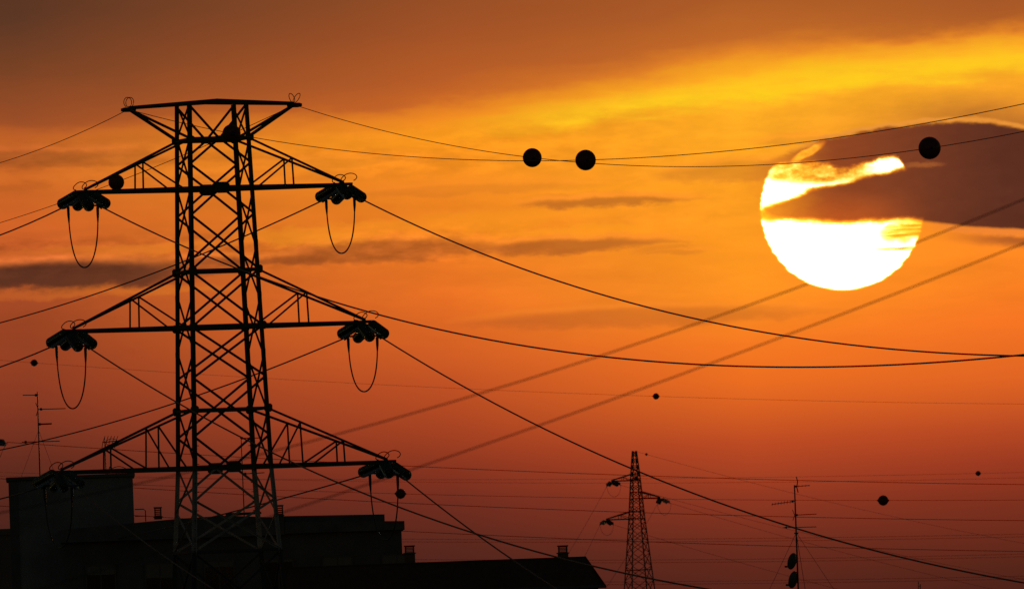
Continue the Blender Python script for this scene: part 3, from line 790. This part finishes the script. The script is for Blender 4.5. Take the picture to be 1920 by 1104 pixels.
def windows(parent, B, xs, zs, y, w=1.1, h=1.5, shut=0.35):
    for i, x in enumerate(xs):
        for k, z in enumerate(zs):
            V_, Fc = [], []
            for a, b in (((-w / 2 - .06, -.04, -.06), (-w / 2, .04, h + .06)), ((w / 2, -.04, -.06), (w / 2 + .06, .04, h + .06)), ((-w / 2, -.04, h), (w / 2, .04, h + .06)), ((-w / 2, -.04, -.06), (w / 2, .04, 0)), ((-.03, -.03, 0), (.03, .03, h))):
                v, f = box_geo(a, b); n0 = len(V_); V_ += v; Fc += [tuple(j + n0 for j in q) for q in f]
            o = link('window', from_py('window', V_, Fc), M['frame'], parent); o.location = (x - B.x, y - B.y, z)
            box('pane', (-w / 2, -.012, 0), (w / 2, .012, h), M['pane'], o)
            box('sill', (-w / 2 - .12, -.16, -.13), (w / 2 + .12, .05, -.065), M['concrete'], o)
            s_ = shut * random.choice((0.3, 0.6, 1.0, 1.6, 2.2))
            box('shutter', (-w / 2, -.028, h - min(h * .95, s_)), (w / 2, -.015, h), M['shutter'], o)
def prism(name, pts, y0, y1, mt, parent):        # polygon in x-z pushed from y0 to y1
    n = len(pts)
    V_ = [(x, y0, z) for x, z in pts] + [(x, y1, z) for x, z in pts]
    Fc = [tuple(range(n)), tuple(range(n, 2 * n))[::-1]] + [(i, (i + 1) % n, n + (i + 1) % n, n + i) for i in range(n)]
    return link(name, from_py(name, V_, Fc), mt, parent)

# apartment house with the stair tower (behind the large tower)
BY = 700.0
def W(px, py, Y=BY): p = pix(px, py, Y); return p
B1 = Vector((W(436, 1000).x, BY, 0)); b1 = empty('apartment_house', B1)
tag(b1, 'dark flat-roofed apartment house with a stair block, behind the large tower', 'house', 'houses along the bottom edge')
def loc(px, py, Y=BY): p = W(px, py, Y); return p.x - B1.x, p.z
xl, _ = loc(120, 1000); xr, _ = loc(753, 1000); _, ze = loc(436, 1004)
box('wall', (xl, 0, 0), (xr, 11, ze), M['plaster2'], b1)
# stair block
sx0, _ = loc(20, 930, 701.5); sx1, _ = loc(252, 930, 701.5); _, sz = loc(135, 897, 701.5); _, sz2 = loc(135, 890.5, 701.5)
box('stair_block', (sx0, 1.5, 0), (sx1, 6.5, sz), M['plaster'], b1)
box('stair_roof_slab', (sx0 - .12, 1.38, sz + .002), (sx1 + .09, 6.6, sz2), M['concrete'], b1, 0.015)
box('corner_pilaster', (sx0 - .03, 1.44, 0), (sx0 + .32, 1.499, sz - .05), M['concrete'], b1)
# low-pitched roof and parapets
L_ = [loc(*p) for p in ((113, 993), (250, 980), (335, 972), (424, 966), (500, 969), (532, 969))]
L_ += [(L_[-1][0], ze - .03), (L_[0][0], ze - .03)]
prism('roof', L_, -0.35, 10.5, M['concrete'], b1)
L_ = [loc(*p) for p in ((424, 960.5), (490, 958), (491, 961), (424, 966))]
prism('roof_hatch', [(x, z) for x, z in L_], 1.0, 2.6, M['concrete'], b1)
ax0, az0 = loc(532.5, 966); ax1, az1 = loc(722, 962.5); _, azl = loc(620, 985)
prism('attic', [(ax0, azl), (ax1, azl), (ax1, az1), (ax0, az0)], 1.2, 9.0, M['plaster2'], b1)
cx0, cz0 = loc(533, 978); cx1, cz1 = loc(758, 976); _, czl = loc(758, 992)
prism('cornice', [(cx0, czl + .005), (cx1, czl), (cx1, cz1), (cx0, cz0 + .0)], -0.30, 10.8, M['concrete'], b1)
for p in range(3):
    zf = ze - 3.4 - p * 3.1
    box('string_course', (xl - .03, -.06, zf), (xr + .03, -.001, zf + .18), M['concrete'], b1)
windows(b1, B1, [B1.x + xl + 1.4 + i * 2.35 for i in range(6)], [ze - 2.5, ze - 5.6, ze - 8.7], BY - 0.055)
for (px, py, wpx, hb, hl) in ((299, 973, 15, 0.08, 0.36), (527.5, 969, 14, 0.06, 0.38)):
    chimney(b1, B1, W(px, py, BY + 2), wpx * BY / F, hb, hl)
# roof railing beside the stair block
x0, z0 = loc(254, 976); x1, z1 = loc(274, 975); _, zt1 = loc(265, 952); _, zm = loc(265, 965)
tube('railing', [(x0, 3, zt1), (x1 - .08, 3, zt1), (x1, 3, zt1 - .06), (x1, 3, z1)], 0.022, M['mast'], b1)
tube('railing', [(x0, 3, zm), (x1, 3, zm)], 0.018, M['mast'], b1)

b1.rotation_euler.z = math.radians(1.5)
# house with the mansard roof, in front on the right
CY = 676.0
B2 = Vector((pix(840, 1050, CY).x, CY, 0)); b2 = empty('mansard_house', B2)
tag(b2, 'black house with a long sloping-ended roof and two louvred chimneys, bottom centre', 'house', 'houses along the bottom edge')
def loc2(px, py, Y=CY): p = pix(px, py, Y); return p.x - B2.x, p.z
rl, _ = loc2(545, 1063); rr2, zr = loc2(1098, 1043.5); er, zeave = loc2(1134, 1097)
dx = er - rr2; el_ = rl - dx
box('wall', (el_ + .25, .25, 0), (er - .25, 10, zeave - .02), M['plaster2'], b2)
V_ = [(el_, 0, zeave), (er, 0, zeave), (er, 10.2, zeave), (el_, 10.2, zeave), (rl, dx, zr), (rr2, dx, zr), (rr2, 10.2 - dx, zr), (rl, 10.2 - dx, zr)]
link('roof', from_py('roof', V_, [(0, 1, 2, 3), (4, 5, 6, 7), (0, 1, 5, 4), (1, 2, 6, 5), (2, 3, 7, 6), (3, 0, 4, 7)]), M['tile'], b2)
box('gutter', (el_ - .08, -.10, zeave - .09), (er + .06, -.005, zeave + .03), M['concrete'], b2, 0.02)
tube('ridge_cap', [(rl, dx, zr + .005), (rr2 + .02, dx, zr + .005)], 0.035, M['tile'], b2)
tube('ridge_cap', [(rr2, dx, zr + .005), (er, 0, zeave + .03)], 0.03, M['tile'], b2)
windows(b2, B2, [B2.x + el_ + 1.3 + i * 2.2 for i in range(5)], [zeave - 2.4, zeave - 5.4, zeave - 8.4], CY + 0.20)
for px, py, hb in ((769.5, 1057, 0.40), (1056.5, 1047, 0.20)):
    chimney(b2, B2, pix(px, py, CY + 1.6), 20 * CY / F, hb, 0.27)
b2.rotation_euler.z = math.radians(0.5)
# low block at the left edge
Y3 = 724.0; B3 = Vector((pix(-60, 1000, Y3).x, Y3, 0)); b3 = empty('garage_block', B3)
tag(b3, 'low black flat-roofed block at the bottom left corner beside the stair block', 'house', 'houses along the bottom edge')
p = pix(-60, 993, Y3); q = pix(30, 990, Y3)
box('wall', (-3.0, 0, 0), (q.x - B3.x, 8, q.z - .25), M['plaster2'], b3); box('roof_slab', (-3.1, -.15, q.z - .248), (q.x - B3.x + .1, 8.1, q.z), M['concrete'], b3)
windows(b3, B3, [B3.x - 1.6, B3.x + .4], [q.z - 3.2, q.z - 6.3], Y3 - 0.055)
# block below the frame that carries the aerial on the right
Y4 = 850.0; B4 = Vector((pix(1500, 1135, Y4).x, Y4, 0)); b4 = empty('aerial_house', B4)
tag(b4, 'flat-roofed block below the dish aerial at the bottom right', 'house', 'houses along the bottom edge')
zr4 = pix(1500, 1138, Y4).z
box('wall', (-5, -3, 0), (5, 7, zr4 - .25), M['plaster'], b4); box('roof_slab', (-5.2, -3.2, zr4 - .248), (5.2, 7.2, zr4), M['concrete'], b4)
windows(b4, B4, [B4.x - 3.2, B4.x, B4.x + 3.2], [zr4 - 3.0, zr4 - 6.1], Y4 - 3.055)

# ------------------------------------------------------------------ roof aerials
def yagi(root, B, p, q, n, el, tilt=0.0, back=False, r=0.02):
    a, b = p - B, q - B
    boom = tube('yagi_boom', [a, b], r, M['mast'], root)
    d = (b - a).normalized(); sv_ = Vector((-0.12 * 0, 1, 0)); sv_ = Vector((0.08, 0.98, tilt)).normalized()
    for i in range(n):
        c = a.lerp(b, 0.06 + 0.92 * i / max(1, n - 1)); l = el * (1 - 0.25 * i / max(1, n - 1)) / 2
        tube('element', [c - sv_ * l, c + sv_ * l], 0.012, M['mast'], boom, 5)
    if back:
        for sg in (-1, 1):
            tube('reflector', [a, a - d * 0.10 + Vector((0, 0, .26 * sg))], 0.016, M['mast'], boom, 5)
    tube('dipole_box', [a.lerp(b, .10) - Vector((0, 0, .05)), a.lerp(b, .10) + Vector((0, 0, .05))], 0.05, M['cap'], boom)
    return boom
def aerial(top, bot, Y, label, r=0.03):
    T_ = pix(*top, Y); Bt = pix(*bot, Y); root = empty('roof_aerial', Bt); tag(root, label, 'aerial', 'television aerials on the roofs')
    tube('mast', [Vector((0, 0, -0.3)), (T_ - Bt).lerp(Vector(), .4), T_ - Bt], [r, r, r * .8], M['mast'], root)
    return root, Bt
def P4(x, y): return pix(x, y, Y4)
# right aerial with dishes
r4, Bt = aerial((1489.6, 909), (1498, 1138), Y4, 'tall roof aerial with four arms and two dishes, lower right', 0.045)
yagi(r4, Bt, P4(1489, 911.5), P4(1518, 909.5), 5, 0.5, .2)
tube('folded_dipole', [P4(1493, 893) - Bt, P4(1495.5, 902) - Bt, P4(1494, 913) - Bt, P4(1496.5, 923) - Bt], 0.028, M['mast'], r4)
yagi(r4, Bt, P4(1490, 939), P4(1447, 945), 8, 0.42, .4)
yagi(r4, Bt, P4(1490, 965), P4(1531, 963), 8, 0.40, .1, True)
yagi(r4, Bt, P4(1468, 988.5), P4(1530.5, 987), 9, 0.45, .1)
tube('guy_ring', [P4(1489, 999) - Bt, P4(1497, 999) - Bt], 0.04, M['mast'], r4)
for e, dy in (((1440, 1110), -2.5), ((1566, 1108), -2.5), ((1515, 1138), 6.5)):
    tube('guy_wire', [P4(1493, 998) - Bt, pix(*e, Y4 + dy) - Bt], 0.012, M['wire'], r4, 4)
for (cx, cy, hh) in ((1489.5, 1052.5, 32), (1491.5, 1087, 33)):
    c = pix(cx, cy, Y4 - .10) - Bt; R_ = hh * Y4 / F / 2
    nrm_ = Vector((-0.80, 0.50, 0.24)).normalized()
    me = lathe_mesh('dish', [(0.02, 0.0), (R_ * .35, .012), (R_ * .7, .06), (R_, .14), (R_ * 1.0, .125), (R_ * .7, .045), (R_ * .35, -.006), (0.02, -.02)], 28)
    o = link('dish', me, M['dish'], r4, c); o.rotation_mode = 'QUATERNION'; o.rotation_quaternion = nrm_.to_track_quat('X', 'Z')
    q0 = P4(cx - 16, cy + 9) - Bt
    inv = o.rotation_quaternion.inverted()
    tube('feed_arm', [inv @ (P4(cx - 6, cy + 13) - Bt - c), inv @ (q0 - c)], 0.018, M['mast'], o)
    tube('feed_horn', [inv @ (q0 - c + Vector((-.04, .02, .0))), inv @ (q0 - c + Vector((.06, -.03, 0)))], 0.055, M['cap'], o)
    tube('bracket', [inv @ Vector((0, 0, 0)), inv @ (P4(1495.5, cy) - Bt - c)], 0.03, M['mast'], o)
# aerial on the stair block
def P1(x, y): return pix(x, y, 704.0)
r1, Bt = aerial((70, 734), (74.8, 893), 704.0, 'slim roof aerial on the stair block at far left', 0.028)
yagi(r1, Bt, P1(70, 740.5), P1(43, 740.5), 4, 0.4)
yagi(r1, Bt, P1(72, 767), P1(123, 765.5), 9, 0.30, .05, True)
yagi(r1, Bt, P1(72, 795), P1(97, 794), 6, 0.35, .1, False, 0.035)
yagi(r1, Bt, P1(41, 828.5), P1(112, 826.5), 8, 0.3, .0)
for e in ((40, 893), (104, 891)):
    tube('guy_wire', [P1(72.5, 806) - Bt, pix(*e, 705.5) - Bt], 0.007, M['wire'], r1, 4)
# small log-periodic aerial half hidden by the lower left arm
r2, Bt = aerial((196, 820), (199, 889), 704.0, 'short comb-shaped roof aerial behind the lower left arm', 0.02)
bm_ = tube('yagi_boom', [P1(192, 829) - Bt, P1(222, 826) - Bt], 0.022, M['mast'], r2)
for i, x in enumerate((193, 199, 205, 211, 217)):
    tube('element', [P1(x - 2, 840) - Bt, P1(x, 828) - Bt, P1(x + 4, 817) - Bt], 0.013, M['mast'], bm_, 5)
tube('loop_dipole', [P1(210 + 11 * math.cos(a), 829 + 7 * math.sin(a)) - Bt for a in [2 * math.pi * i / 16 for i in range(16)]], 0.012, M['mast'], r2, 5, True)
tube('side_bracket', [P1(202, 888) - Bt, P1(206, 874) - Bt], 0.02, M['mast'], r2)
tube('curved_rod', [P1(208 + 30 * t, 879 - 5 * math.sin(math.pi * t)) - Bt for t in [i / 10 for i in range(11)]], 0.016, M['mast'], r2)
# aerial seen through the lattice
r3, Bt = aerial((452, 819), (458, 966), 703.0, 'thin roof aerial seen through the right legs of the large tower', 0.024)
def P3(x, y): return pix(x, y, 703.0)
yagi(r3, Bt, P3(450, 821), P3(488, 820.5), 6, 0.3)
yagi(r3, Bt, P3(456, 888), P3(496, 885.5), 6, 0.4)
# distant mast tip at the bottom edge
r5, Bt = aerial((1722, 1089), (1724, 1240), 1800.0, 'tiny pointed mast tip at the bottom edge on the right', 0.05)
tube('mast', [pix(1725.5, 1094, 1800) - Bt, pix(1727.5, 1240, 1800) - Bt], 0.05, M['mast'], r5)
for k in range(10):
    tube('rung', [pix(1722.3, 1098 + k * 14, 1800) - Bt, pix(1726, 1098 + k * 14, 1800) - Bt], 0.03, M['mast'], r5, 4)
